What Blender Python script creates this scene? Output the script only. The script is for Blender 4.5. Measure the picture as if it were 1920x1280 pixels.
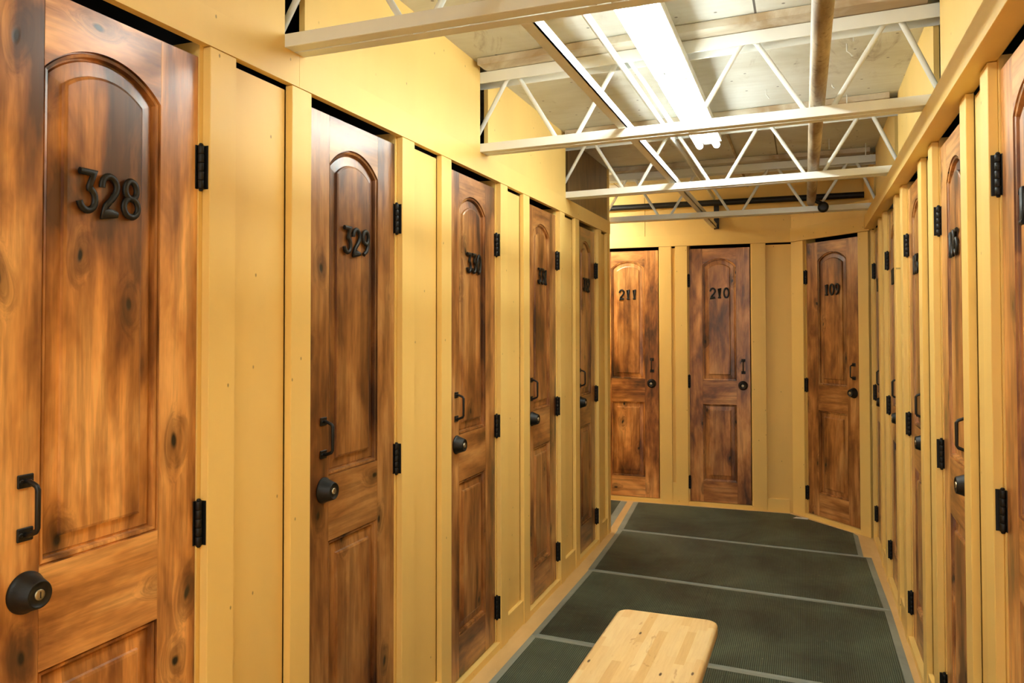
import bpy, math, random
from mathutils import Vector, Matrix
random.seed(7)
for o in list(bpy.data.objects): bpy.data.objects.remove(o)
sc = bpy.context.scene
COL = sc.collection

# ------------------------------------------------------------------ camera
YAW, PITCH, ROLL, FPX, CY, ZC = .354, .0211, -.0016, 1479.7, 580.2, 1.434
def cam_axes():
    f = Vector((-math.sin(YAW), math.cos(YAW), 0)); r = Vector((math.cos(YAW), math.sin(YAW), 0)); u = Vector((0, 0, 1))
    f2 = f*math.cos(PITCH) + u*math.sin(PITCH); u2 = u*math.cos(PITCH) - f*math.sin(PITCH)
    return r*math.cos(ROLL) + u2*math.sin(ROLL), u2*math.cos(ROLL) - r*math.sin(ROLL), f2
cd = bpy.data.cameras.new('camera'); cam = bpy.data.objects.new('camera', cd); COL.objects.link(cam)
r_, u_, f_ = cam_axes()
m = Matrix((r_, u_, -f_)).transposed().to_4x4(); m.translation = (0, 0, ZC); cam.matrix_world = m
cd.sensor_width = 36; cd.lens = FPX/1920*36; cd.shift_y = -(640-CY)/1920; cd.clip_start = .05
sc.camera = cam

# ------------------------------------------------------------------ world, view
w = bpy.data.worlds.new('world'); sc.world = w; w.use_nodes = True
w.node_tree.nodes['Background'].inputs[0].default_value = (1, .97, .92, 1)
w.node_tree.nodes['Background'].inputs[1].default_value = 1.3
sc.view_settings.view_transform = 'Standard'; sc.view_settings.look = 'None'
sc.view_settings.exposure = 0.72; sc.view_settings.gamma = 1
sc.view_settings.use_curve_mapping = False
TUBE = 21.0      # emission of the fluorescent tubes

# ------------------------------------------------------------------ mesh builder
class MB:
    def __init__(s): s.v = []; s.f = []; s.mi = []; s.sm = []
    def add(s, vs, fs, mi=0, smooth=False):
        b = len(s.v); s.v += [tuple(p) for p in vs]
        for f in fs: s.f.append([i+b for i in f]); s.mi.append(mi); s.sm.append(smooth)
        return s
    def box(s, x0, x1, y0, y1, z0, z1, mi=0, c=0.0):
        x0, x1 = min(x0, x1), max(x0, x1); y0, y1 = min(y0, y1), max(y0, y1); z0, z1 = min(z0, z1), max(z0, z1)
        c = min(c, (x1-x0)*.45, (y1-y0)*.45, (z1-z0)*.45)
        if c <= 0:
            vs = [(x, y, z) for z in (z0, z1) for y in (y0, y1) for x in (x0, x1)]
            return s.add(vs, [(0, 2, 3, 1), (4, 5, 7, 6), (0, 1, 5, 4), (2, 6, 7, 3), (0, 4, 6, 2), (1, 3, 7, 5)], mi)
        X, Y, Z = (x0, x1), (y0, y1), (z0, z1); sg = (1, -1); vs = []; idx = {}
        for a in (0, 1):
            for b in (0, 1):
                for d in (0, 1):
                    px, py, pz = X[a], Y[b], Z[d]; qx, qy, qz = X[a]+sg[a]*c, Y[b]+sg[b]*c, Z[d]+sg[d]*c
                    for k, p in enumerate(((px, qy, qz), (qx, py, qz), (qx, qy, pz))):
                        idx[(a, b, d, k)] = len(vs); vs.append(p)
        I = lambda a, b, d, k: idx[(a, b, d, k)]; fs = []
        fs.append((I(0,0,0,0), I(0,0,1,0), I(0,1,1,0), I(0,1,0,0))); fs.append((I(1,0,0,0), I(1,1,0,0), I(1,1,1,0), I(1,0,1,0)))
        fs.append((I(0,0,0,1), I(1,0,0,1), I(1,0,1,1), I(0,0,1,1))); fs.append((I(0,1,0,1), I(0,1,1,1), I(1,1,1,1), I(1,1,0,1)))
        fs.append((I(0,0,0,2), I(0,1,0,2), I(1,1,0,2), I(1,0,0,2))); fs.append((I(0,0,1,2), I(1,0,1,2), I(1,1,1,2), I(0,1,1,2)))
        for a in (0, 1):
            for b in (0, 1): fs.append((I(a,b,0,0), I(a,b,1,0), I(a,b,1,1), I(a,b,0,1)))
            for d in (0, 1): fs.append((I(a,0,d,0), I(a,1,d,0), I(a,1,d,2), I(a,0,d,2)))
        for b in (0, 1):
            for d in (0, 1): fs.append((I(0,b,d,1), I(1,b,d,1), I(1,b,d,2), I(0,b,d,2)))
        for a in (0, 1):
            for b in (0, 1):
                for d in (0, 1): fs.append((I(a,b,d,0), I(a,b,d,1), I(a,b,d,2)))
        return s.add(vs, fs, mi)
    def tube(s, pts, r, n=10, mi=0, ry=None, nrm=None, caps=True):
        """sweep an ellipse (r in-plane, ry along nrm) along a polyline"""
        P = [Vector(p) for p in pts]; ry = r if ry is None else ry; vs = []; L = len(P)
        ref = Vector(nrm) if nrm else None
        for i, p in enumerate(P):
            t = (P[min(i+1, L-1)] - P[max(i-1, 0)]).normalized()
            if ref is None: ref = Vector((0, 0, 1)) if abs(t.z) < .9 else Vector((1, 0, 0))
            b = (ref - t*ref.dot(t)).normalized(); a = t.cross(b)
            k = 1.0
            if 0 < i < L-1:
                d1 = (P[i]-P[i-1]).normalized(); k = 1/max(.45, d1.dot(t))
            for j in range(n):
                th = 2*math.pi*j/n; vs.append(p + a*(r*k*math.cos(th)) + b*(ry*math.sin(th)))
        fs = [(i*n+j, i*n+(j+1) % n, (i+1)*n+(j+1) % n, (i+1)*n+j) for i in range(L-1) for j in range(n)]
        s.add(vs, fs, mi, True)
        if caps: s.add(vs[:n], [tuple(range(n))[::-1]], mi); s.add(vs[-n:], [tuple(range(n))], mi)
        return s
    def lathe(s, prof, org, axis, n=28, mi=0):
        """prof = [(radius, distance along axis)]"""
        ax = Vector(axis).normalized(); ref = Vector((0, 0, 1)) if abs(ax.z) < .9 else Vector((1, 0, 0))
        a = ax.cross(ref).normalized(); b = ax.cross(a); o = Vector(org); vs = []
        for rr, d in prof:
            for j in range(n):
                th = 2*math.pi*j/n; vs.append(o + ax*d + a*(rr*math.cos(th)) + b*(rr*math.sin(th)))
        fs = [(i*n+j, i*n+(j+1) % n, (i+1)*n+(j+1) % n, (i+1)*n+j) for i in range(len(prof)-1) for j in range(n)]
        s.add(vs, fs, mi, True); s.add(vs[:n], [tuple(range(n))[::-1]], mi); s.add(vs[-n:], [tuple(range(n))], mi)
        return s
    def prism(s, poly, z0, z1, mi=0, axis='z', c=0):
        n = len(poly)
        def P(p, d): return (p[0], p[1], d) if axis == 'z' else (p[0], d, p[1])
        vs = [P(p, z0) for p in poly] + [P(p, z1) for p in poly]
        fs = [tuple(range(n)), tuple(range(n, 2*n))[::-1]] + [(i, i+n, (i+1) % n+n, (i+1) % n) for i in range(n)]
        return s.add(vs, fs, mi)
    def build(s, name, mats, parent=None):
        me = bpy.data.meshes.new(name); me.from_pydata(s.v, [], s.f)
        if not isinstance(mats, (list, tuple)): mats = [mats]
        for mt in mats: me.materials.append(mt)
        for p, mi, sm in zip(me.polygons, s.mi, s.sm): p.material_index = mi; p.use_smooth = sm
        import bmesh
        bm = bmesh.new(); bm.from_mesh(me); bmesh.ops.recalc_face_normals(bm, faces=bm.faces); bm.to_mesh(me); bm.free()
        o = bpy.data.objects.new(name, me); COL.objects.link(o)
        if parent: o.parent = parent
        return o
def tag(o, label=None, cat=None, group=None, kind=None):
    if label: o['label'] = label
    if cat: o['category'] = cat
    if group: o['group'] = group
    if kind: o['kind'] = kind
    return o
def empty(name, loc, rz=0):
    o = bpy.data.objects.new(name, None); COL.objects.link(o); o.location = loc; o.rotation_euler = (0, 0, rz); o.empty_display_size = .1
    return o
def struct(o, label=None):
    o['kind'] = 'structure'
    if label: o['label'] = label
    return o

# ------------------------------------------------------------------ materials
def srgb(r, g, b):
    f = lambda c: (c/255/12.92) if c/255 <= .04045 else ((c/255+.055)/1.055)**2.4
    return (f(r), f(g), f(b), 1)
class NT:
    def __init__(s, name):
        s.m = bpy.data.materials.new(name); s.m.use_nodes = True; s.t = s.m.node_tree; s.b = s.t.nodes['Principled BSDF']
    def n(s, typ, **kw):
        x = s.t.nodes.new(typ)
        for k, v in kw.items():
            if k.startswith('i_'): x.inputs[k[2:].replace('_', ' ')].default_value = v
            else: setattr(x, k, v)
        return x
    def l(s, a, b): s.t.links.new(a, b)
    def math(s, op, a, b=None, clamp=False):
        x = s.n('ShaderNodeMath', operation=op, use_clamp=clamp)
        for i, q in enumerate((a, b)):
            if q is None: continue
            if isinstance(q, (int, float)): x.inputs[i].default_value = q
            else: s.l(q, x.inputs[i])
        return x.outputs[0]
    def ramp(s, fac, stops, interp='LINEAR'):
        x = s.n('ShaderNodeValToRGB'); cr = x.color_ramp; cr.interpolation = interp
        cr.elements[0].position = stops[0][0]; cr.elements[0].color = stops[0][1]
        cr.elements[1].position = stops[-1][0]; cr.elements[1].color = stops[-1][1]
        for p, c in stops[1:-1]: e = cr.elements.new(p); e.color = c
        s.l(fac, x.inputs[0]); return x.outputs[0]
    def mix(s, fac, a, b, mode='MIX'):
        x = s.n('ShaderNodeMix', data_type='RGBA', blend_type=mode)
        for sock, q in ((x.inputs[0], fac), (x.inputs[6], a), (x.inputs[7], b)):
            if isinstance(q, (int, float)): sock.default_value = q
            elif isinstance(q, tuple): sock.default_value = q
            else: s.l(q, sock)
        return x.outputs[2]
    def coords(s, scale=(1, 1, 1), rnd=True):
        tc = s.n('ShaderNodeTexCoord'); mp = s.n('ShaderNodeMapping'); mp.inputs['Scale'].default_value = scale
        if rnd:
            oi = s.n('ShaderNodeObjectInfo'); va = s.n('ShaderNodeVectorMath', operation='ADD')
            mu = s.n('ShaderNodeVectorMath', operation='SCALE'); mu.inputs[0].default_value = (37, 11, 53); s.l(oi.outputs['Random'], mu.inputs[3])
            s.l(tc.outputs['Object'], va.inputs[0]); s.l(mu.outputs[0], va.inputs[1]); s.l(va.outputs[0], mp.inputs[0])
        else: s.l(tc.outputs['Object'], mp.inputs[0])
        return mp.outputs[0]
    def flat(s, vec, a=0, b=2):
        x = s.n('ShaderNodeSeparateXYZ'); y = s.n('ShaderNodeCombineXYZ'); s.l(vec, x.inputs[0]); s.l(x.outputs[a], y.inputs[0]); s.l(x.outputs[b], y.inputs[1]); return y.outputs[0]
    def noise(s, vec, scale, detail=4, rough=.55, dist=0):
        x = s.n('ShaderNodeTexNoise'); x.inputs['Scale'].default_value = scale; x.inputs['Detail'].default_value = detail
        x.inputs['Roughness'].default_value = rough; x.inputs['Distortion'].default_value = dist; s.l(vec, x.inputs['Vector']); return x.outputs[0]
    def bump(s, h, strength=.2, dist=.01):
        x = s.n('ShaderNodeBump'); x.inputs['Strength'].default_value = strength; x.inputs['Distance'].default_value = dist
        s.l(h, x.inputs['Height']); s.l(x.outputs[0], s.b.inputs['Normal'])
BLK = (0, 0, 0, 1); WHT = (1, 1, 1, 1)

def alder(name, vertical=True, staves=False):
    t = NT(name); st = (1, 1, .06) if vertical else (.06, 1, 1); mild = (1, 1, .30) if vertical else (.30, 1, 1)
    v = t.coords(st); vm = t.coords(mild)
    # knots: sparse cells with dark centres
    kc = t.coords((1, 1, .55) if vertical else (.55, 1, 1)); vor = t.n('ShaderNodeTexVoronoi', feature='F1', voronoi_dimensions='2D'); vor.inputs['Scale'].default_value = 4.4; vor.inputs['Randomness'].default_value = 1
    wv = t.n('ShaderNodeVectorMath', operation='ADD'); nz = t.n('ShaderNodeTexNoise'); nz.inputs['Scale'].default_value = 9; t.l(vm, nz.inputs['Vector'])
    sc2 = t.n('ShaderNodeVectorMath', operation='SCALE'); sc2.inputs[3].default_value = .07; t.l(nz.outputs[1], sc2.inputs[0])
    t.l(kc, wv.inputs[0]); t.l(sc2.outputs[0], wv.inputs[1]); t.l(t.flat(wv.outputs[0]), vor.inputs['Vector'])
    kd = vor.outputs['Distance']
    sel = t.ramp(t.math('MULTIPLY', vor.outputs['Color'], 1.0), [(.40, BLK), (.44, WHT)])
    core = t.math('MULTIPLY', t.ramp(kd, [(.020, WHT), (.042, BLK)]), sel)
    halo = t.math('MULTIPLY', t.ramp(kd, [(.03, WHT), (.20, BLK)], 'EASE'), sel)
    gvec = t.n('ShaderNodeVectorMath', operation='ADD'); hh = t.n('ShaderNodeCombineXYZ')
    k = t.math('MULTIPLY', halo, .05); t.l(k, hh.inputs[0]); t.l(k, hh.inputs[2]); t.l(v, gvec.inputs[0]); t.l(hh.outputs[0], gvec.inputs[1])
    grain = t.noise(gvec.outputs[0], 38, 6, .6, .2)
    fine = t.noise(v, 140, 3, .6)
    blot = t.noise(vm, 4.6, 5, .6, .35)
    blot2 = t.noise(vm, 12, 4, .55, .5)
    base = t.ramp(t.math('ADD', t.math('MULTIPLY', blot, .6), t.math('MULTIPLY', blot2, .4)),
                  [(.37, srgb(84, 50, 26)), (.44, srgb(150, 98, 52)), (.52, srgb(206, 148, 84)), (.61, srgb(240, 190, 122))])
    g = t.ramp(grain, [(.38, (.55, .47, .42, 1)), (.56, (1.08, 1.06, 1.04, 1))])
    c = t.mix(.75, base, g, 'MULTIPLY')
    c = t.mix(.35, c, t.ramp(fine, [(.3, (.7, .66, .62, 1)), (.6, WHT)]), 'MULTIPLY')
    if staves:
        tc = t.n('ShaderNodeTexCoord'); oi = t.n('ShaderNodeObjectInfo'); sx = t.n('ShaderNodeSeparateXYZ'); t.l(tc.outputs['Object'], sx.inputs[0])
        fl = t.math('FLOOR', t.math('ADD', t.math('MULTIPLY', sx.outputs[0], 13), t.math('MULTIPLY', oi.outputs['Random'], 9)))
        wn = t.n('ShaderNodeTexWhiteNoise', noise_dimensions='1D'); t.l(t.math('ADD', fl, t.math('MULTIPLY', oi.outputs['Random'], 77)), wn.inputs['W'])
        c = t.mix(.8, c, t.ramp(wn.outputs[0], [(0, (.68, .66, .64, 1)), (1, (1.15, 1.13, 1.1, 1))]), 'MULTIPLY')
    c = t.mix(t.math('MULTIPLY', t.math('MULTIPLY', halo, t.ramp(blot2, [(.35, WHT), (.62, (.35, .35, .35, 1))])), .85), c, srgb(62, 32, 15))
    c = t.mix(core, c, srgb(16, 9, 6))
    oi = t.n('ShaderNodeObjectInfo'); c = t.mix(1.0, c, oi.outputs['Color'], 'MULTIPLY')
    t.l(c, t.b.inputs['Base Color']); t.b.inputs['Roughness'].default_value = .38
    t.b.inputs['Coat Weight'].default_value = .6; t.b.inputs['Coat Roughness'].default_value = .24
    t.bump(t.math('ADD', t.math('MULTIPLY', fine, .4), t.math('MULTIPLY', core, -2.0)), .18, .002)
    return t.m
def paint(name, col, stain=.35, rough=.5, dings=True):
    t = NT(name); v = t.coords((1, 1, .35)); v2 = t.coords((1, 1, 1))
    a = t.noise(v, 3.5, 4); d = t.noise(v2, 60, 3)
    c = t.mix(t.math('MULTIPLY', t.ramp(a, [(.4, BLK), (.75, WHT)]), stain), col, tuple(x*.72 for x in col[:3])+(1,))
    h = t.math('ADD', t.math('MULTIPLY', d, .25), t.math('MULTIPLY', t.noise(t.coords((1, 1, .06)), 90, 3), .5))
    if dings:
        vo = t.n('ShaderNodeTexVoronoi', voronoi_dimensions='2D'); vo.inputs['Scale'].default_value = 9; t.l(t.flat(t.coords((1, 1, .6))), vo.inputs['Vector'])
        k = t.ramp(vo.outputs['Distance'], [(.016, WHT), (.030, BLK)])
        k = t.math('MULTIPLY', k, t.ramp(vo.outputs['Color'], [(.66, BLK), (.70, WHT)]))
        c = t.mix(t.math('MULTIPLY', k, .6), c, srgb(92, 60, 22)); h = t.math('SUBTRACT', h, k)
    t.l(c, t.b.inputs['Base Color']); t.b.inputs['Roughness'].default_value = rough; t.bump(h, .25, .002)
    return t.m
def plain(name, col, rough=.4, metal=0, bumpy=0, bs=80):
    t = NT(name); a = t.noise(t.coords(), 22, 3)
    c = t.mix(t.ramp(a, [(.35, BLK), (.7, WHT)]), tuple(x*.82 for x in col[:3])+(1,), col)
    t.l(c, t.b.inputs['Base Color']); t.b.inputs['Roughness'].default_value = rough; t.b.inputs['Metallic'].default_value = metal
    if bumpy: t.bump(t.noise(t.coords(), bs, 3), bumpy, .002)
    return t.m
M = {}
M['stile'] = alder('alder_vertical_grain', True); M['rail'] = alder('alder_horizontal_grain', False); M['panel'] = alder('alder_panel_staves', True, True)
YEL = srgb(246, 207, 122)
M['yellow'] = paint('yellow_paint', YEL); M['yellow_post'] = paint('yellow_paint_post', srgb(248, 210, 124), .25)
M['black'] = plain('oil_rubbed_bronze', srgb(13, 15, 14), .46, .1, .15, 300)
M['hinge'] = plain('black_hinge_steel', srgb(18, 18, 18), .45, .3, .1, 200)
M['brass'] = plain('lock_cylinder_nickel', srgb(205, 195, 165), .3, .9)
M['white'] = plain('white_enamel', srgb(226, 226, 218), .4, 0, .05)
M['steel_paint'] = paint('joist_white_paint', srgb(238, 240, 234), .45, .45, False)
M['voidm'] = plain('painted_shade_black', srgb(16, 13, 10), .9)  # near-black colour stands in for shade inside the lockers and keyways
M['black_pipe'] = plain('black_pipe_paint', srgb(12, 12, 12), .5)
def mk_pipe():
    t = NT('mill_scale_pipe'); v = t.coords((1, .2, 1)); a = t.noise(v, 14, 5, .6); b = t.noise(t.coords(), 45, 4, .65)
    c = t.ramp(a, [(.35, srgb(120, 98, 70)), (.55, srgb(176, 160, 130)), (.7, srgb(205, 195, 170))])
    c = t.mix(t.ramp(b, [(.55, BLK), (.75, WHT)]), c, srgb(92, 66, 40))
    t.l(c, t.b.inputs['Base Color']); t.b.inputs['Roughness'].default_value = .5; t.bump(b, .15, .002); return t.m
M['pipe'] = mk_pipe()
def mk_ceiling():
    t = NT('stained_plywood_ceiling'); v = t.coords((1, 1, 1), False)
    a = t.noise(v, 1.6, 6, .62, .6); b = t.noise(t.coords((1, .35, 1), False), 5, 6, .7, 1.4); g = t.noise(t.coords((.12, 1.6, 1), False), 22, 5, .6)
    c = t.mix(t.ramp(a, [(.35, BLK), (.65, WHT)]), srgb(204, 202, 186), srgb(230, 233, 226))
    st = t.math('MULTIPLY', t.ramp(b, [(.54, BLK), (.68, WHT)]), t.ramp(a, [(.38, WHT), (.56, BLK)]))
    c = t.mix(t.math('MULTIPLY', st, .75), c, srgb(108, 74, 44)); c = t.mix(.25, c, t.ramp(g, [(.3, (.75, .72, .66, 1)), (.6, WHT)]), 'MULTIPLY')
    br = t.n('ShaderNodeTexBrick'); br.offset = .5; br.inputs['Scale'].default_value = 1; br.inputs['Brick Width'].default_value = 2.44; br.inputs['Row Height'].default_value = 1.22
    br.inputs['Mortar Size'].default_value = .004; br.inputs['Mortar Smooth'].default_value = 0
    mp = t.n('ShaderNodeMapping'); mp.inputs['Location'].default_value = (1.37, .58, 0); tc = t.n('ShaderNodeTexCoord'); t.l(tc.outputs['Object'], mp.inputs[0]); t.l(mp.outputs[0], br.inputs['Vector'])
    c = t.mix(t.math('MULTIPLY', br.outputs['Fac'], .85), c, srgb(50, 38, 26))
    # small staple and screw marks
    vo = t.n('ShaderNodeTexVoronoi', voronoi_dimensions='2D'); vo.inputs['Scale'].default_value = 7; t.l(v, vo.inputs['Vector'])
    k = t.math('MULTIPLY', t.ramp(vo.outputs['Distance'], [(.03, WHT), (.05, BLK)]), t.ramp(vo.outputs['Color'], [(.6, BLK), (.64, WHT)]))
    c = t.mix(t.math('MULTIPLY', k, .7), c, srgb(60, 48, 36))
    t.l(c, t.b.inputs['Base Color']); t.b.inputs['Roughness'].default_value = .6; t.bump(g, .2, .003); return t.m
M['ceiling'] = mk_ceiling()
def mk_ply():
    t = NT('bare_dark_plywood'); g = t.noise(t.coords((1, 1, .05)), 60, 5, .65, .4); a = t.noise(t.coords(), 4, 4)
    c = t.ramp(t.math('ADD', t.math('MULTIPLY', g, .7), t.math('MULTIPLY', a, .3)), [(.35, srgb(78, 54, 28)), (.6, srgb(140, 108, 62))])
    t.l(c, t.b.inputs['Base Color']); t.b.inputs['Roughness'].default_value = .35; t.bump(g, .2, .002); return t.m
M['ply'] = mk_ply()
def mk_strip():
    t = NT('stained_nailer_board'); g = t.noise(t.coords((.1, 1, 1), False), 40, 5, .6); a = t.noise(t.coords((1, 1, 1), False), 3, 5, .6, .8)
    c = t.mix(t.ramp(a, [(.4, BLK), (.62, WHT)]), srgb(222, 216, 198), srgb(176, 152, 118)); c = t.mix(.4, c, t.ramp(g, [(.3, (.7, .66, .6, 1)), (.6, WHT)]), 'MULTIPLY')
    t.l(c, t.b.inputs['Base Color']); t.b.inputs['Roughness'].default_value = .6; return t.m
M['nailer'] = mk_strip()
def mk_floor():
    t = NT('painted_floor'); a = t.noise(t.coords((1, .4, 1), False), 6, 5, .6); b = t.noise(t.coords((1, 1, 1), False), 38, 4, .7)
    c = t.mix(t.ramp(a, [(.4, BLK), (.7, WHT)]), srgb(230, 194, 134), srgb(212, 174, 112))
    c = t.mix(t.ramp(b, [(.66, BLK), (.72, WHT)]), c, srgb(226, 214, 184))
    t.l(c, t.b.inputs['Base Color']); t.b.inputs['Roughness'].default_value = .4; t.bump(b, .15, .003); return t.m
M['floor'] = mk_floor()
def mk_rubber(name, ribs=True):
    t = NT(name); a = t.noise(t.coords((1, 1, 1), False), 2.2, 5, .65, .6); b = t.noise(t.coords((1, 1, 1), False), 110, 2, .5)
    lo, hi = (srgb(38, 50, 43), srgb(88, 106, 90)) if ribs else (srgb(126, 134, 126), srgb(156, 164, 154))
    c = t.mix(t.ramp(a, [(.32, BLK), (.68, WHT)]), lo, hi)
    if ribs:
        tc = t.n('ShaderNodeTexCoord'); sx = t.n('ShaderNodeSeparateXYZ'); t.l(tc.outputs['Object'], sx.inputs[0])
        sw = t.math('SINE', t.math('MULTIPLY', sx.outputs[0], 2*math.pi/.0085))
        rb = t.ramp(t.math('ADD', t.math('MULTIPLY', sw, .5), .5), [(.15, (.22, .22, .21, 1)), (.7, (1.4, 1.4, 1.36, 1))])
        c = t.mix(.85, c, rb, 'MULTIPLY'); t.bump(sw, .5, .0015)
        sp = t.noise(t.coords((1, 1, 1), False), 75, 2, .5); c = t.mix(t.ramp(sp, [(.73, BLK), (.76, WHT)]), c, srgb(140, 138, 116))
    t.l(c, t.b.inputs['Base Color']); t.b.inputs['Roughness'].default_value = .55; return t.m
M['rubber'] = mk_rubber('ribbed_rubber'); M['rubber_edge'] = mk_rubber('rubber_edge', False)
def mk_butcher():
    t = NT('maple_butcher_block'); tc = t.n('ShaderNodeTexCoord'); sx = t.n('ShaderNodeSeparateXYZ'); t.l(tc.outputs['Object'], sx.inputs[0])
    sxi = t.math('FLOOR', t.math('MULTIPLY', sx.outputs[0], 1/.029)); wn0 = t.n('ShaderNodeTexWhiteNoise', noise_dimensions='1D'); t.l(sxi, wn0.inputs['W'])
    yy = t.math('FLOOR', t.math('ADD', t.math('MULTIPLY', sx.outputs[1], 1/.26), t.math('MULTIPLY', wn0.outputs[0], 9)))
    wn = t.n('ShaderNodeTexWhiteNoise', noise_dimensions='2D'); cb = t.n('ShaderNodeCombineXYZ'); t.l(sxi, cb.inputs[0]); t.l(yy, cb.inputs[1]); t.l(cb.outputs[0], wn.inputs['Vector'])
    c = t.ramp(wn.outputs[0], [(0, srgb(238, 200, 134)), (.25, srgb(246, 212, 150)), (.9, srgb(252, 226, 170)), (1, srgb(232, 190, 124))])
    g = t.noise(t.coords((1, .08, 1), False), 120, 4, .6, .4); c = t.mix(.4, c, t.ramp(g, [(.35, (.84, .76, .66, 1)), (.6, WHT)]), 'MULTIPLY')
    b = t.noise(t.coords((1, .3, 1), False), 16, 4, .6, 1.0); c = t.mix(t.math('MULTIPLY', t.ramp(b, [(.64, BLK), (.7, WHT)]), .6), c, srgb(196, 140, 74))
    vo = t.n('ShaderNodeTexVoronoi', voronoi_dimensions='2D'); vo.inputs['Scale'].default_value = 9; t.l(t.coords((1.5, .5, 1), False), vo.inputs['Vector'])
    k = t.math('MULTIPLY', t.ramp(vo.outputs['Distance'], [(.035, WHT), (.06, BLK)]), t.ramp(vo.outputs['Color'], [(.62, BLK), (.66, WHT)]))
    c = t.mix(k, c, srgb(84, 54, 28))
    t.l(c, t.b.inputs['Base Color']); t.b.inputs['Roughness'].default_value = .35; t.b.inputs['Coat Weight'].default_value = .2; return t.m
M['butcher'] = mk_butcher()
def mk_emit(name, col, s):
    t = NT(name); t.b.inputs['Base Color'].default_value = (.9, .9, .9, 1); t.b.inputs['Emission Color'].default_value = col; t.b.inputs['Emission Strength'].default_value = s
    return t.m
M['tube'] = mk_emit('fluorescent_tube_glow', (.94, 1, .95, 1), TUBE)
M['tube_bright'] = mk_emit('boosted_tube_glow', (1, .99, .9, 1), TUBE*1.45)  # emission boosted to brighten the far end of the corridor
M['paper'] = plain('white_paper', srgb(235, 235, 232), .7)

# ------------------------------------------------------------------ dimensions
XL, XR, H, CEIL = -1.273, .427, 2.08, 2.537
Y0, YE = -3.2, 5.43                     # corridor behind the camera, end of the left wall
YB = 6.44                               # rear wall
A0, A1 = Vector((-.085, 6.44)), Vector((.427, 5.85))   # the slanting wall with door 109
VOID = .34
JO = [(1.725, 1.68), (3.06, 2.925), (4.335, 4.16), (5.46, 5.39)]   # joists: front edge at left wall, at right wall
JO_BACK = [(.48, .43), (-.77, -.82), (-2.0, -2.05)]

# ------------------------------------------------------------------ floor, ceiling
struct(MB().box(-4.2, 1.2, Y0-.1, 7.2, -.06, 0).build('floor', M['floor']), 'yellow painted wooden floor showing beside the mats')
struct(MB().box(-4.2, 1.2, Y0-.1, 7.2, CEIL, CEIL+.03).build('ceiling', M['ceiling']), 'stained off white plywood ceiling above the steel joists')

# ------------------------------------------------------------------ wall frames
# a wall frame: origin, rotation; local x runs to the viewer's right, local y into the wall
FR = {'left': ((XL, 0), math.pi/2), 'right': ((XR, 0), -math.pi/2), 'back': ((0, YB), 0.0),
      'slant': (tuple(A0), math.atan2(A1.y-A0.y, A1.x-A0.x))}
def at_frame(o, fr):
    (x, y), rz = FR[fr]; o.location = (x, y, 0); o.rotation_euler = (0, 0, rz); return o
def to_world(fr, lx, ly=0, z=0):
    (x, y), rz = FR[fr]; return Vector((x + lx*math.cos(rz) - ly*math.sin(rz), y + lx*math.sin(rz) + ly*math.cos(rz), z))
SLANT_L = (A1-A0).length
PT, PD, JD, DD = .022, .022, .0225, .026     # post thickness, panel depth, jamb depth, door face depth
trim_n = [0]
def trim(mb, fr, mat, label=None):
    trim_n[0] += 1; return struct(at_frame(mb.build('trim_%d' % trim_n[0], mat), fr), label)

# walls: upper sheet pieces + recessed panels + near-black sheets standing in for the shade behind
def wall(name, fr, uppers, panels, span, label, voids=True, ztop=CEIL, zh=2.168):
    b = MB()
    for x0, x1 in uppers: b.box(x0, x1, 0, .018, zh, ztop)
    for x0, x1 in panels: b.box(x0, x1, PD, PD+.018, 0, H-.014)
    if voids:
        b.box(span[0], span[1], VOID, VOID+.02, 0, ztop, 1)
    return struct(at_frame(b.build(name, [M['yellow'], M['voidm']]), fr), label)
def post(fr, x0, x1, z0=0.0, label=None):
    return trim(MB().box(x0, x1, 0, PT, z0, H-.002, 0, .0015), fr, M['yellow_post'], label)
def jamb(fr, x0, x1):
    b = MB()
    b.box(x0-.02, x0+.010, JD, JD+.09, 0, H+.01); b.box(x1-.010, x1+.02, JD, JD+.09, 0, H+.01)
    b.box(x0, x1, 0.004, JD+.09, 0, .03)
    return trim(b, fr, M['yellow_post'])

# ------------------------------------------------------------------ glyphs for the door numerals (unit cell, height 1)
def arc(cx, cy, rx, ry, a0, a1, n=14):
    return [(cx + rx*math.cos(math.radians(a0+(a1-a0)*i/n)), cy + ry*math.sin(math.radians(a0+(a1-a0)*i/n))) for i in range(n+1)]
GL = {
 '0': [arc(.27, .5, .21, .43, 90, 450, 26)],
 '1': [[(.14, .80), (.27, .93), (.27, .07)], [(.14, .07), (.40, .07)]],
 '2': [arc(.25, .69, .21, .24, 190, -30, 16) + [(.33, .42), (.14, .22), (.07, .07), (.47, .07)]],
 '3': [[(.05, .93), (.43, .93), (.30, .60)] + arc(.25, .33, .21, .26, 75, -165, 16)],
 '5': [[(.43, .93), (.12, .93), (.09, .55)] + arc(.25, .34, .21, .27, 125, -155, 16)],
 '6': [[(.40, .93), (.20, .70), (.08, .45)] + arc(.26, .30, .20, .23, 150, 510, 22)],
 '7': [[(.05, .93), (.46, .93), (.20, .07)]],
 '8': [arc(.27, .71, .17, .21, -90, 270, 20), arc(.27, .29, .21, .22, 90, 450, 22)],
 '9': [arc(.28, .70, .19, .23, 0, 360, 22), [(.47, .70), (.45, .45), (.34, .07+.13), (.14, .07)]],
 '4': [[(.36, .07), (.36, .93), (.06, .32), (.48, .32)]],
}
NUMMESH = {}
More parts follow.
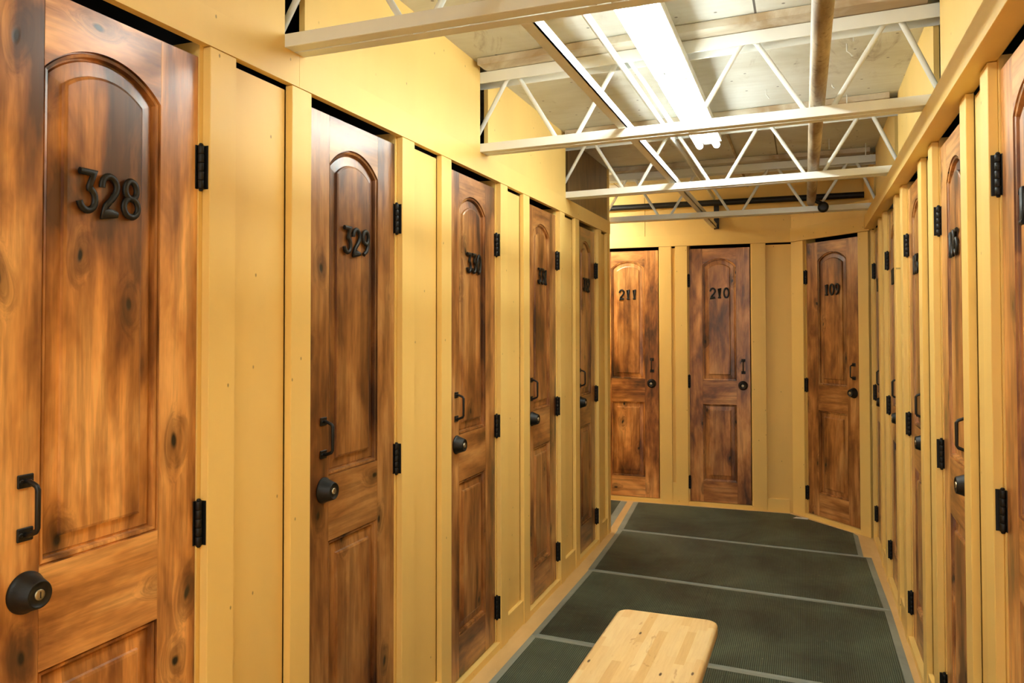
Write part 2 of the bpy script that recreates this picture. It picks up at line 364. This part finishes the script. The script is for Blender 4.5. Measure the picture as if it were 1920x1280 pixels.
def numeral(ch, parent, x, z, h=.086):
    if ch not in NUMMESH:
        b = MB()
        for st in GL[ch]:
            closed = len(st) > 4 and abs(st[0][0]-st[-1][0]) < 1e-6 and abs(st[0][1]-st[-1][1]) < 1e-6
            pts = [((p[0]-.27)*h, -.005, (p[1]-.5)*h) for p in st]
            if closed: pts = pts + [pts[1]]
            b.tube(pts, 0.0068, 10, 0, ry=.0050, nrm=(0, 1, 0))
        for sx, sz in ((0, .93), (0, .07)):
            pass
        o = b.build('numeral', M['black'], parent); NUMMESH[ch] = o.data
    else:
        o = bpy.data.objects.new('numeral', NUMMESH[ch]); COL.objects.link(o); o.parent = parent
    o.location = (x, 0, z); return o

# ------------------------------------------------------------------ locker door
DH = 2.020; DZ = .034
def arch_loop(w, zb, zs, zc, o, n=26):
    """closed outline of an arch-topped panel, shrunk by o"""
    rise = zc-zs; R = (w*w+rise*rise)/(2*rise); cz = zc-R; r = R-o; ww = w-o
    a = math.asin(min(1, ww/r)); pts = [(-ww, zb+o), (ww, zb+o)]
    pts += [(r*math.sin(a - 2*a*i/n), cz + r*math.cos(a - 2*a*i/n)) for i in range(n+1)]
    return pts
def rect_loop(w, z0, z1, o): return [(-w+o, z0+o), (w-o, z0+o), (w-o, z1-o), (-w+o, z1-o)]
LEV = [(0, .0), (.0006, .0070), (.0028, .0070), (.0042, .0030), (.0100, .0045), (.0115, .0160), (.0150, .0165), (.018, .0130), (.045, .0105), (.0465, .0040), (.052, .0020)]
def loft(loopf):
    b = MB(); vs = []; n = None
    for o, d in LEV:
        L = loopf(o); n = len(L); vs += [(p[0], d, p[1]) for p in L]
    fs = [(i*n+j, i*n+(j+1) % n, (i+1)*n+(j+1) % n, (i+1)*n+j) for i in range(len(LEV)-1) for j in range(n)]
    k = (len(LEV)-1)*n; fs.append(tuple(range(k, k+n)))
    b.add(vs, fs)
    return b
# z levels inside the door
ZU0, ZS, ZCR, ZL1, ZL0 = .966, 1.878, 1.940, .778, .165
DOORMESH = {}
def door_meshes(W):
    key = round(W, 3)
    if key in DOORMESH: return DOORMESH[key]
    ST = W*.222; w = W/2-ST; T = .036; c = .0012; hw = W/2
    d = {}
    d['stile'] = [MB().box(-hw, -w, 0, T, 0, DH, 0, c).build('stile', M['stile']), MB().box(w, hw, 0, T, 0, DH, 0, c).build('stile', M['stile'])]
    ar = arch_loop(w, ZU0, ZS, ZCR, 0)[2:]
    b = MB(); n = len(ar); top = [(p[0], DH-.001) for p in ar]
    vs = [(p[0], 0, p[1]) for p in ar] + [(p[0], 0, p[1]) for p in top] + [(p[0], T, p[1]) for p in ar] + [(p[0], T, p[1]) for p in top]
    fs = []
    for i in range(n-1):
        fs += [(i, i+1, n+i+1, n+i), (2*n+i, 3*n+i, 3*n+i+1, 2*n+i+1), (i, 2*n+i, 2*n+i+1, i+1), (n+i, n+i+1, 3*n+i+1, 3*n+i)]
    b.add(vs, fs)
    d['rail'] = [b.build('rail', M['rail']), MB().box(-w, w, 0.0003, T, ZL1, ZU0).build('rail', M['rail']), MB().box(-w, w, 0.0003, T, 0.001, ZL0).build('rail', M['rail'])]
    d['upper_panel'] = [loft(lambda o: arch_loop(w, ZU0, ZS, ZCR, o)).build('upper_panel', M['panel'])]
    d['lower_panel'] = [loft(lambda o: rect_loop(w, ZL0, ZL1, o)).build('lower_panel', M['panel'])]
    DOORMESH[key] = {k: [o.data for o in v] for k, v in d.items()}
    for v in d.values():
        for o in v: bpy.data.objects.remove(o)
    return DOORMESH[key]
HWM = {}
def mesh_once(key, fn):
    if key not in HWM:
        o = fn(); HWM[key] = o.data; bpy.data.objects.remove(o)
    return HWM[key]
def child(name, me, parent, loc=(0, 0, 0)):
    o = bpy.data.objects.new(name, me); COL.objects.link(o); o.parent = parent; o.location = loc; return o
def mk_hinge():
    b = MB()
    z = -.05
    for k in range(5): b.lathe([(.0072, .0004), (.0078, .0012), (.0078, .0188), (.0072, .0196)], (0, -.004, z+.02*k), (0, 0, 1), 14)
    b.lathe([(.004, 0), (.0055, .002), (.003, .005)], (0, -.004, .05), (0, 0, 1), 12); b.lathe([(.003, 0), (.0055, .003), (.004, .005)], (0, -.004, -.055), (0, 0, 1), 12)
    return b.build('barrel', M['hinge'])
def locker_door(fr, x0, x1, num, hinge, label, tint, group):
    """x0..x1 = opening between posts in the wall frame; hinge = -1 left, +1 right"""
    cl, ch = (.017, .010) if hinge > 0 else (.010, .017); a, b_ = x0+cl, x1-ch; W = b_-a; cx = (a+b_)/2
    p = to_world(fr, cx, DD, DZ); e = empty('locker_door', p, FR[fr][1]); tag(e, label, 'door', group)
    dm = door_meshes(W); hw = W/2
    col = tuple(tint)+(1,)
    for nm in ('stile', 'rail', 'upper_panel', 'lower_panel'):
        for me in dm[nm]: child(nm, me, e).color = col
    # numerals on the upper panel
    n = len(num); pitch = .052
    for i, ch in enumerate(num): numeral(ch, e, .004 + (i-(n-1)/2)*pitch, 1.662)
    # pull handle
    s = -hinge; kx = s*(hw-(.081 if hinge > 0 else .053))
    def hb():
        b = MB()
        return b
    hroot = child('handle', mesh_once('bar', lambda: MB().tube([(0, -.004, .047), (.0, -.012, .047), (.0, -.029, .040), (0, -.033, .034), (0, -.033, -.034), (0, -.029, -.040), (0, -.012, -.047), (0, -.004, -.047)], .0046, 8, 0, nrm=(1, 0, 0)).build('handle', M['black'])), e, (kx, 0, 1.080))
    for sz in (1, -1):
        pl = child('plate', mesh_once('plate', lambda: MB().box(-.0155, .0155, -.0045, 0, -.012, .012, 0, .0015)
                   .lathe([(.0042, 0), (.0042, .001), (.003, .0018)], (-.0095, -.0045, 0), (0, -1, 0), 12).lathe([(.0042, 0), (.0042, .001), (.003, .0018)], (.0095, -.0045, 0), (0, -1, 0), 12).build('plate', M['black'])), hroot, (0, 0, sz*.047))
    # deadbolt
    db = child('deadbolt', mesh_once('db', lambda: MB().lathe([(.0355, 0), (.037, .001), (.037, .004), (.0355, .006), (.0325, .012), (.0245, .036), (.0235, .0375), (.0215, .0378), (.0205, .0355), (.0105, .0355)], (0, 0, 0), (0, -1, 0), 40).build('deadbolt', M['black'])), e, (kx-s*.003, 0, .930))
    child('key_cylinder', mesh_once('kc', lambda: MB().lathe([(.0095, .030), (.0095, .0375), (.0085, .0382), (.002, .0384)], (0, 0, 0), (0, -1, 0), 24).box(-.0009, .0009, -.0388, -.038, -.0055, .0055, 1).build('key_cylinder', [M['brass'], M['voidm']])), db)
    # hinges
    hx = hinge*(hw+.0015)
    for z in (1.765, .955, .150):
        h = child('hinge', mesh_once('hinge%d' % hinge, mk_hinge), e, (hx, -.004, z))
        # leaf folded on the side of the post and leaf on the jamb edge
        lf = mesh_once('leafA%d' % hinge, lambda: MB().box(hinge*.0062, hinge*.0083, -.018, .004, -.05, .05, 0, .0005).build('leaf', M['hinge']))
        child('leaf', lf, h)
        lf2 = mesh_once('leafB%d' % hinge, lambda: MB().box(-hinge*.010, hinge*.0083, .002, .0055, -.05, .05, 0, .0005).build('leaf', M['hinge']))
        child('leaf', lf2, h)
    return e

# ------------------------------------------------------------------ left wall
PER, PW, OPN = .926, .0885, .5285
L_doors = []
def lefts(k): return 1.847 + (k-1)*PER           # opening start of door k (k=1 is 329)
labels_l = {0: ('328', 'knotty alder locker door numbered 328, nearest on the left wall', (1.15, 1.06, .92)),
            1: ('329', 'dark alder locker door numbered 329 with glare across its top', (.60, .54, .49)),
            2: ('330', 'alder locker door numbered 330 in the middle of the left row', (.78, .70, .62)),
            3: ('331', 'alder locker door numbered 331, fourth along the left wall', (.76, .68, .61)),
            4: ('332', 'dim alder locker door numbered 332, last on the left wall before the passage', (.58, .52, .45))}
panels = []; uppers = []
for k in range(-2, 6):
    a = lefts(k)
    if k <= 4:
        x0, x1 = a, a+OPN
        if k == 4: x1 = 5.10
        jamb('left', x0, x1)
        if k in labels_l:
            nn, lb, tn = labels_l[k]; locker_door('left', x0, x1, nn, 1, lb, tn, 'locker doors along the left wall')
        else:
            locker_door('left', x0, x1, str(328+k), 1, 'alder locker door numbered %d, beyond the near edge of the photo' % (328+k), (1, .95, .9), 'locker doors along the left wall') if k == -1 else None
        if k == 4:
            post('left', x1, x1+.08); post('left', 5.35, YE); panels.append((x1+.075, 5.355))
        else:
            pa = x1; post('left', pa, pa+PW)
            pb = lefts(k+1)-PW; post('left', pb, pb+PW); panels.append((pa+PW-.005, pb-.004))
post('left', lefts(-2)-PW, lefts(-2)); panels.append((Y0, lefts(-2)-PW+.005))
SL = .088
jl = [j[0] for j in JO_BACK[::-1]] + [j[0] for j in JO[:3]]
x = Y0
for j in jl: uppers.append((x, j)); x = j+SL
wl = wall('wall_left', 'left', uppers, panels, (Y0, YE-.02), 'yellow painted plywood wall on the left')
# unpainted sheet beyond the third joist, set back a little
wu = struct(at_frame(MB().box(4.335+SL, YE-.03, .012, .03, 2.168, CEIL).build('wall_left_upper', M['ply']), 'left'), 'bare brown plywood sheet above the last left locker')
# header boards in lengths
for a, b in ((Y0, -.7), (-.7, 1.79), (1.79, 4.335), (4.335, YE+.012)):
    trim(MB().box(a+.0005, b-.0005, 0, PT, H, 2.168), 'left', M['yellow_post'])
# return of the left wall towards the passage
struct(MB().box(-4.2, XL-.002, YE-.02, YE-.002, 0, CEIL).build('wall_passage', M['yellow']), 'yellow wall of the side passage')
struct(MB().box(-4.22, -4.2, YE-.02, 7.2, 0, CEIL).build('wall_passage_end', M['yellow']))

# ------------------------------------------------------------------ right wall (local x = -world y)
RP = .898
r1 = lambda k: 2.205 + k*RP        # near post P1 of bay k (between door k above and panel)
r2 = lambda k: 2.485 + k*RP        # P2 near edge
labels_r = {104: 'alder locker door at the right edge of the photo, only its hinge side in view', 105: 'alder locker door numbered 105, second from the right edge',
            106: 'alder locker door numbered 106, third along the right wall, half hidden by posts', 107: 'alder locker door numbered 107, mostly hidden between right wall posts',
            108: 'alder locker door numbered 108 at the far end of the right wall'}
panels = []
def rpost(y0, y1): post('right', -y1, -y0)
def rdoor(y0, y1, num):
    jamb('right', -y1, -y0)
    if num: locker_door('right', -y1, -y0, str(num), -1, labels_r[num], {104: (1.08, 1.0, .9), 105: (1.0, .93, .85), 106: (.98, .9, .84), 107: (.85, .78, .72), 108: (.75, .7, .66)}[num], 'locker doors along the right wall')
for k in range(-5, 4):
    a, b = r1(k), r2(k); rpost(a, a+PW); rpost(b, b+PW); panels.append((-(b-.009), -(a+PW-.005)))
    y0, y1 = b+PW, min(r1(k+1), 5.80)
    rdoor(y0, y1, 105+k if 105+k in labels_r else None)
    if 105+k not in labels_r: panels.append((-y1, -y0))
rpost(5.80, 5.842)
uppers = []; x = Y0
for j in [v[1] for v in JO_BACK[::-1]]+[v[1] for v in JO]:
    uppers.append((-(j-.035), -x)); x = j+SL+.02
uppers.append((-YB, -x))
wall('wall_right', 'right', uppers, panels, (-7.2, -Y0), 'yellow painted plywood wall on the right')
for a, b in ((Y0, .4), (.4, 2.9), (2.9, 5.78)):
    trim(MB().box(-b+.0005, -a-.0005, -.042, PT, H, 2.166, 0, .001), 'right', M['yellow_post'])

# ------------------------------------------------------------------ back wall
panels = []
def xb(px):       # x of an image column on the rear wall plane, worked out from the measured camera
    d = r_*((px-960)/FPX) + f_; t = YB/d.y; return d.x*t
bx = {k: xb(k) for k in (1237, 1259, 1266, 1289, 1410, 1436, 1478)}
D211 = (bx[1237]-.53, bx[1237]); D210 = (bx[1289], bx[1410])
jamb('back', *D211); jamb('back', *D210)
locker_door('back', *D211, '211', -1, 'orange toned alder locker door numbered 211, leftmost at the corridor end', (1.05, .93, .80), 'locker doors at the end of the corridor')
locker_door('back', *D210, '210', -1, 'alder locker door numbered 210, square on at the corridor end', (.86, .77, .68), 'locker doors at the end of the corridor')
post('back', D211[0]-PW, D211[0]); post('back', D211[1], bx[1259]); post('back', bx[1266], D210[0]); post('back', D210[1], bx[1436]); 
panels += [(-4.2, D211[0]-PW+.005), (bx[1259]-.005, bx[1266]+.005), (bx[1436]-.005, -.04)]
wall('wall_back', 'back', [(-4.2, xb(1210)-.002), (xb(1210)+.002, XR+.02)], panels, (-4.2, .9), 'yellow plywood wall at the corridor end')
trim(MB().box(-4.2, -.080, 0, PT, H, 2.168), 'back', M['yellow_post'])
# bottom rails of the recessed panels
trim(MB().box(bx[1436], bx[1478], .004, PD+.001, 0, .10, 0, .001), 'back', M['yellow_post'])
trim(MB().box(bx[1259], bx[1266], .004, PD+.001, 0, .17, 0, .001), 'back', M['yellow_post'])
# ------------------------------------------------------------------ slanting wall with 109
def sl(px):
    d = r_*((px-960)/FPX) + f_; d2 = Vector((d.x, d.y)); e = (A1-A0).normalized()
    # A0 + e*s = d2*t
    det = e.x*(-d2.y) - (-d2.x)*e.y; s = (-A0.x*(-d2.y) - (-d2.x)*(-A0.y))/det; return s
s0, s1 = sl(1506), sl(1609)
jamb('slant', s0, s1)
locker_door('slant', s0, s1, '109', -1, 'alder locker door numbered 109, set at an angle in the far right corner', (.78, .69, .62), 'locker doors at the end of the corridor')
post('slant', -.006, s0); post('slant', s1, SLANT_L-.02)
wall('wall_slant', 'slant', [(-.01, SLANT_L)], [], (0.1, SLANT_L-.1), 'short yellow wall set at an angle in the far right corner', voids=False, zh=2.185, ztop=2.29)
struct(MB().prism([(A0.x-.01, YB), (A0.x, A0.y-.005), (XR, A1.y), (XR+.02, A1.y), (XR+.02, YB)], 2.275, 2.29).build('wall_slant_cap', M['yellow']))
trim(MB().box(-.012, SLANT_L-.004, -.006, PT, H, 2.185, 0, .001), 'slant', M['yellow_post'])

# bottom rails under the recessed panels along the left and right walls
for k in range(-1, 4):
    a = lefts(k)+OPN+PW; b = lefts(k+1)-PW
    trim(MB().box(a, b, .004, PD+.001, 0, .115, 0, .002), 'left', M['yellow_post'])
trim(MB().box(5.18, 5.35, .004, PD+.001, 0, .115, 0, .002), 'left', M['yellow_post'])
for k in range(0, 4):
    trim(MB().box(-r2(k), -(r1(k)+PW), .004, PD+.001, 0, .115, 0, .002), 'right', M['yellow_post'])

# ------------------------------------------------------------------ steel bar joists
BZ0, BZ1, TZ0, TZ1 = 2.168, 2.203, 2.458, 2.505
LAT_T = [-1.14 + .479*i for i in range(4)]; LAT_B = [-1.385+.479*i for i in range(5)]
def joist(yl, yr, label, k):
    ang = math.atan2(yr-yl, XR-XL); L = math.hypot(XR-XL, yr-yl)
    e = empty('bar_joist', (XL, yl, BZ0), ang); tag(e, label, 'joist', 'bar joists crossing under the ceiling')
    x0, x1 = -.10, L+(.10 if k != 9 else 0)
    def ang_pair(z0, z1, name, flip):
        b = MB(); t = .005
        zz = z0 if flip else z1-t
        # two angle irons with outer vertical legs, gap for the web between them
        b.box(x0, x1, 0, t, z0, z1, 0, .001); b.box(x0, x1, t, .040, zz, zz+t)
        b.box(x0, x1, .0825, .0875, z0, z1, 0, .001); b.box(x0, x1, .0475, .0825, zz, zz+t)
        return b.build(name, M['steel_paint'], e)
    ang_pair(0, BZ1-BZ0, 'bottom_chord', True); ang_pair(TZ0-BZ0, TZ1-BZ0, 'top_chord', False)
    zb, zt = .012, TZ1-BZ0-.02
    for xt in LAT_T:
        for s in (-1, 1):
            xa = xt-XL + s*.028; xb_ = xt-XL + s*(.479/2-.030)
            if xb_ < -.1: continue
            xb_ = min(xb_, L+.02); zb_ = zb
            MB().tube([(xa-s*.02, .04375, zt), (xa, .04375, zt-.012), (xb_, .04375, zb_), (xb_+s*.015, .04375, zb_-.004)], .0088, 10, 0, nrm=(0, 1, 0)).build('web_rod', M['steel_paint'], e)
    return e
jlab = ['white steel joist nearest the camera, cut by the top of the photo', 'white steel joist second from the camera, in front of the lit tubes',
        'white steel joist third from the camera, below the tube ends', 'greyish steel joist farthest away, in front of the end wall']
for k, (a, b) in enumerate(JO): joist(a, b, jlab[k], k)
for a, b in JO_BACK[:1]: joist(a, b, 'white steel joist above the camera, out of the photo', 9)
# nailer boards over each joist
for k, (a, b) in enumerate(JO + JO_BACK):
    ang = math.atan2(b-a, XR-XL); L = math.hypot(XR-XL, b-a); trim_n[0] += 1
    o = MB().box(.03, L-.03, -.085, .13, TZ1-2.0+.002, CEIL-2.0-.002, 0, .001).build('trim_%d' % trim_n[0], M['nailer']); o.location = (XL, a, 2.0); o.rotation_euler = (0, 0, ang); struct(o)

# bridging angles running along the corridor
def angle_bar(x, z, y0, y1, label, up):
    b = MB(); (b.box(-.018, .018, y0, y1, 0, .004).box(.014, .018, y0, y1, 0, .034)) if up > 0 else b.box(-.014, .014, y0, y1, 0, .004).box(.010, .014, y0, y1, -.030, .0)
    o = b.build('bridging_bar', M['steel_paint']); o.location = (x, 0, z); tag(o, label, 'angle bar', 'bridging bars between the joists'); return o
angle_bar(-.655, BZ1+.003, -2.9, 6.405, 'lower white angle bar crossing over the joists to the end wall', 1)
angle_bar(-.661, TZ0-.005, -2.9, 6.39, 'upper white angle bar just under the ceiling, left of the tubes', -1)

# big pipe lying on the joists
pe = MB().tube([(.052, -2.9, BZ1+.034), (.052, 2.0, BZ1+.034), (.052, 5.47, BZ1+.034)], .0275, 22).build('steel_pipe', M['pipe'])
tag(pe, 'thick bare steel pipe lying along the joists towards the end wall', 'pipe')
cp = MB().lathe([(.029, 0), (.033, .002), (.033, .03), (.02, .034)], (.122, 5.375, 2.185), (0, -1, 0), 24).tube([(.122, 5.368, 2.19), (.11, 5.368, 2.21), (.07, 5.368, 2.235)], .014, 12).build('pipe_cap', M['black_pipe'], pe)
cp['label'] = 'round black pipe cap'
# black pipe and bracket on the end wall
bp = MB().tube([(-4.1, 6.36, 2.402), (.43, 6.36, 2.402)], .024, 16).build('black_pipe', M['black_pipe'])
tag(bp, 'long black pipe running across the top of the end wall', 'pipe')
bk = MB().box(-.66, -.62, 6.395, 6.401, 2.20, 2.42, 0, .001).box(-.66, -.655, 6.401, 6.438, 2.20, 2.42).tube([(-.64, 6.40, 2.225), (-.64, 6.385, 2.225)], .007, 8).build('bracket', M['black_pipe'])
tag(bk, 'upright black bracket on the end wall where the lower angle bar ends', 'bracket')
cd_ = MB().tube([(-.40, 4.30, CEIL-.012), (-.40, 6.40, CEIL-.012)], .009, 10).build('conduit', M['pipe'])
tag(cd_, 'thin conduit on the ceiling running on from the tube ends', 'conduit')

# ------------------------------------------------------------------ fluorescent fixtures
def fixture(x, y0, y1, label, rz=0, tm='tube'):
    L = y1-y0; e = empty('fluorescent_light', (x, y0, 2.38), rz); tag(e, label, 'light', 'fluorescent strip lights along the corridor')
    b = MB(); poly = [(-.066, .022), (-.030, .022), (-.022, .012), (.022, .012), (.030, .022), (.066, .022), (.068, .026), (.060, .072), (-.060, .072), (-.068, .026)]
    n = len(poly); vs = [(p[0], yy, p[1]) for yy in (.006, L-.006) for p in poly]
    b.add(vs, [tuple(range(n)), tuple(range(n, 2*n))[::-1]] + [(i, i+n, (i+1) % n+n, (i+1) % n) for i in range(n)])
    b.build('housing', M['white'], e)
    for s in (-1, 1):
        MB().tube([(s*.043, .035, 0), (s*.043, L-.035, 0)], .0175, 16).build('tube', M[tm], e)
        for yy in (.018, L-.030): MB().box(s*.043-.011, s*.043+.011, yy, yy+.012, -.014, .034, 0, .002).build('lamp_holder', M['white'], e)
    for yy in (L*.2, L*.8): MB().tube([(0, yy, .066), (0, yy, CEIL-2.38+.002)], .003, 8).build('hanger', M['white'], e)
    return e
FX = -.462
fixture(FX, 3.035, 4.255, 'lit twin tube strip light farther along the corridor ceiling')
fixture(FX, 1.81, 3.03, 'lit twin tube strip light cut by the top edge of the photo')
fixture(FX, -.62, .60, 'added unseen twin tube strip light above the camera')  # out of view, added to raise the brightness of the near walls
fixture(FX, -1.86, -.64, 'added unseen twin tube strip light behind the camera')  # second unseen lamp, added for brightness from behind
fixture(-1.43, 5.93, 7.15, 'added unseen twin tube strip light in the side passage', math.pi/2, 'tube_bright')  # unseen lamp added to lift the end wall and far doors

# ------------------------------------------------------------------ nails poking through the ceiling
for x, y, L_, bend, lb in [(.168, 3.331, .05, .02, 'bent nail left of the joist rod, near the large pipe'), (.407, 3.389, .05, .015, 'bent nail nearest the right wall'),
                     (.188, 3.25, .02, .0, 'short nail just above the second joist top'), (.203, 4.071, .045, .0, 'straight nail above the second joist chord right of the pipe'),
                     (.131, 3.865, .02, .01, 'short nail close beside the pipe'), (-.154, 3.845, .045, .012, 'nail left of the pipe low in the second bay'),
                     (.15, 5.0, .06, 0, 'nail in the dim ceiling beyond the third joist, right of the pipe'), (.36, 5.2, .08, 0, 'nail in the dim ceiling nearest the right wall corner')]:
    o = MB().tube([(0, 0, .001), (0, 0, -L_*.6), (bend*.5, 0, -L_*.75), (bend, 0, -L_)], .0026, 8).lathe([(.001, 0), (.005, .001), (.005, .002)], (bend, 0, -L_-.002), (0, 0, 1), 10).build('nail', M['white'])
    o.location = (x, y, CEIL); tag(o, lb, 'nail', 'nails poking through the ceiling')

# ------------------------------------------------------------------ floor mats
def mat(poly, label, border):
    """poly counter-clockwise from near-left; border = width per edge"""
    n = len(poly); P = [Vector(p) for p in poly]; cx = sum(p.x for p in P)/n; cy = sum(p.y for p in P)/n; o = Vector((cx, cy)); P = [p-o for p in P]
    ar = sum(P[i].x*P[(i+1) % n].y-P[(i+1) % n].x*P[i].y for i in range(n))
    if ar < 0: raise ValueError('order')
    Q = []
    for i in range(n):
        d0 = (P[i]-P[i-1]).normalized(); d1 = (P[(i+1) % n]-P[i]).normalized(); n0 = Vector((-d0.y, d0.x)); n1 = Vector((-d1.y, d1.x)); b0 = border[i-1]; b1 = border[i]
        A = Matrix(((n0.x, n0.y), (n1.x, n1.y)))
        q = A.inverted() @ Vector((b0, b1)) if abs(A.determinant()) > .05 else (n0*b0+n1*b1)/2
        Q.append(P[i]+q)
    e = empty('floor_mat', (cx, cy, 0)); tag(e, label, 'mat', 'black ribbed rubber mats on the corridor floor')
    b = MB(); vs = [(p.x, p.y, .001) for p in P] + [(p.x*.2+q.x*.8, p.y*.2+q.y*.8, .007) for p, q in zip(P, Q)] + [(q.x, q.y, .007) for q in Q] + [(q.x, q.y, .001) for q in Q]
    b.add(vs, [(a*n+i, a*n+(i+1) % n, ((a+1) % 4)*n+(i+1) % n, ((a+1) % 4)*n+i) for a in range(4) for i in range(n)])
    b.build('border', M['rubber_edge'], e)
    b = MB().prism([(q.x, q.y) for q in Q], .001, .0085); b.build('ribbed_field', M['rubber'], e)
    return e
mat([(-1.205, 2.50), (.41, 2.40), (.415, 3.39), (-1.20, 3.505)], 'ribbed black mat under the far end of the wooden bench', [.006, .035, .045, .035])
mat([(-1.21, 1.50), (.42, 1.40), (.42, 2.40), (-1.21, 2.50)], 'ribbed black mat below the bottom edge of the photo', [.006, .035, .045, .035])
mat([(-1.20, 3.505), (.405, 3.39), (.40, 4.41), (-1.20, 4.545)], 'ribbed black mat just beyond the bench', [.006, .035, .045, .035])
mat([(-1.205, 4.545), (.40, 4.411), (.38, 5.371), (-1.24, 5.505)], 'ribbed black mat second from the end wall', [.006, .035, .045, .04])
mat([(-1.245, 5.505), (.335, 5.373), (.335, 5.90), (.32, 5.93), (-.02, 6.30), (-.12, 6.40), (-1.315, 6.40)], 'ribbed black mat with a cut corner against the end wall', [.006, .03, .01, .01, .01, .02, .045])
mat([(-2.6, 5.46), (-1.295, 5.46), (-1.365, 6.40), (-2.6, 6.40)], 'ribbed black mat in the side passage left of the end wall', [.02, .05, .02, .02])
pp = MB().prism([(-.052, -.02), (.05, -.03), (.055, .012), (-.03, .022)], 0, .002).build('paper_scrap', M['paper']); pp.location = (-.035, 6.262, .0086)
tag(pp, 'small white scrap of paper at the foot of door 109', 'paper')

# ------------------------------------------------------------------ bench
def rrect(x0, x1, y0, y1, r, n=8):
    pts = []
    for cx, cy, a in ((x1-r, y1-r, 0), (x0+r, y1-r, 90), (x0+r, y0+r, 180), (x1-r, y0+r, 270)):
        pts += [(cx + r*math.cos(math.radians(a+90*i/n)), cy + r*math.sin(math.radians(a+90*i/n))) for i in range(n+1)]
    return pts
be = empty('bench', (-.455, 2.12, .0), math.radians(-1)); tag(be, 'pale butcher block wooden bench standing on the mats', 'bench')
b = MB(); lv = [(.010, 0), (.003, .003), (0, .010), (0, .034), (.003, .041), (.010, .044)]; vs = []
for o, z in lv:
    L = rrect(-.170+o, .170-o, -.62+o, .62-o, .042-o); n = len(L); vs += [(p[0], p[1], z) for p in L]
b.add(vs, [(i*n+j, i*n+(j+1) % n, (i+1)*n+(j+1) % n, (i+1)*n+j) for i in range(len(lv)-1) for j in range(n)], 0, True)
b.add(vs[:n], [tuple(range(n))[::-1]]); b.add(vs[-n:], [tuple(range(n))])
o = b.build('seat', M['butcher'], be); o.location = (0, 0, .406)
for yy in (-.42, .40):
    MB().box(-.11, .11, yy-.03, yy+.03, .366, .406, 0, .003).build('cleat', M['butcher'], be)
    for xx in (-.09, .09): MB().box(xx-.022, xx+.022, yy-.022, yy+.022, .0086, .366, 0, .003).build('leg', M['butcher'], be)
MB().box(-.015, .015, -.395, .375, .10, .15, 0, .003).build('stretcher', M['butcher'], be)
for yy in (-.42, .40): MB().box(-.068, .068, yy-.015, yy+.015, .10, .15, 0, .003).build('stretcher', M['butcher'], be)
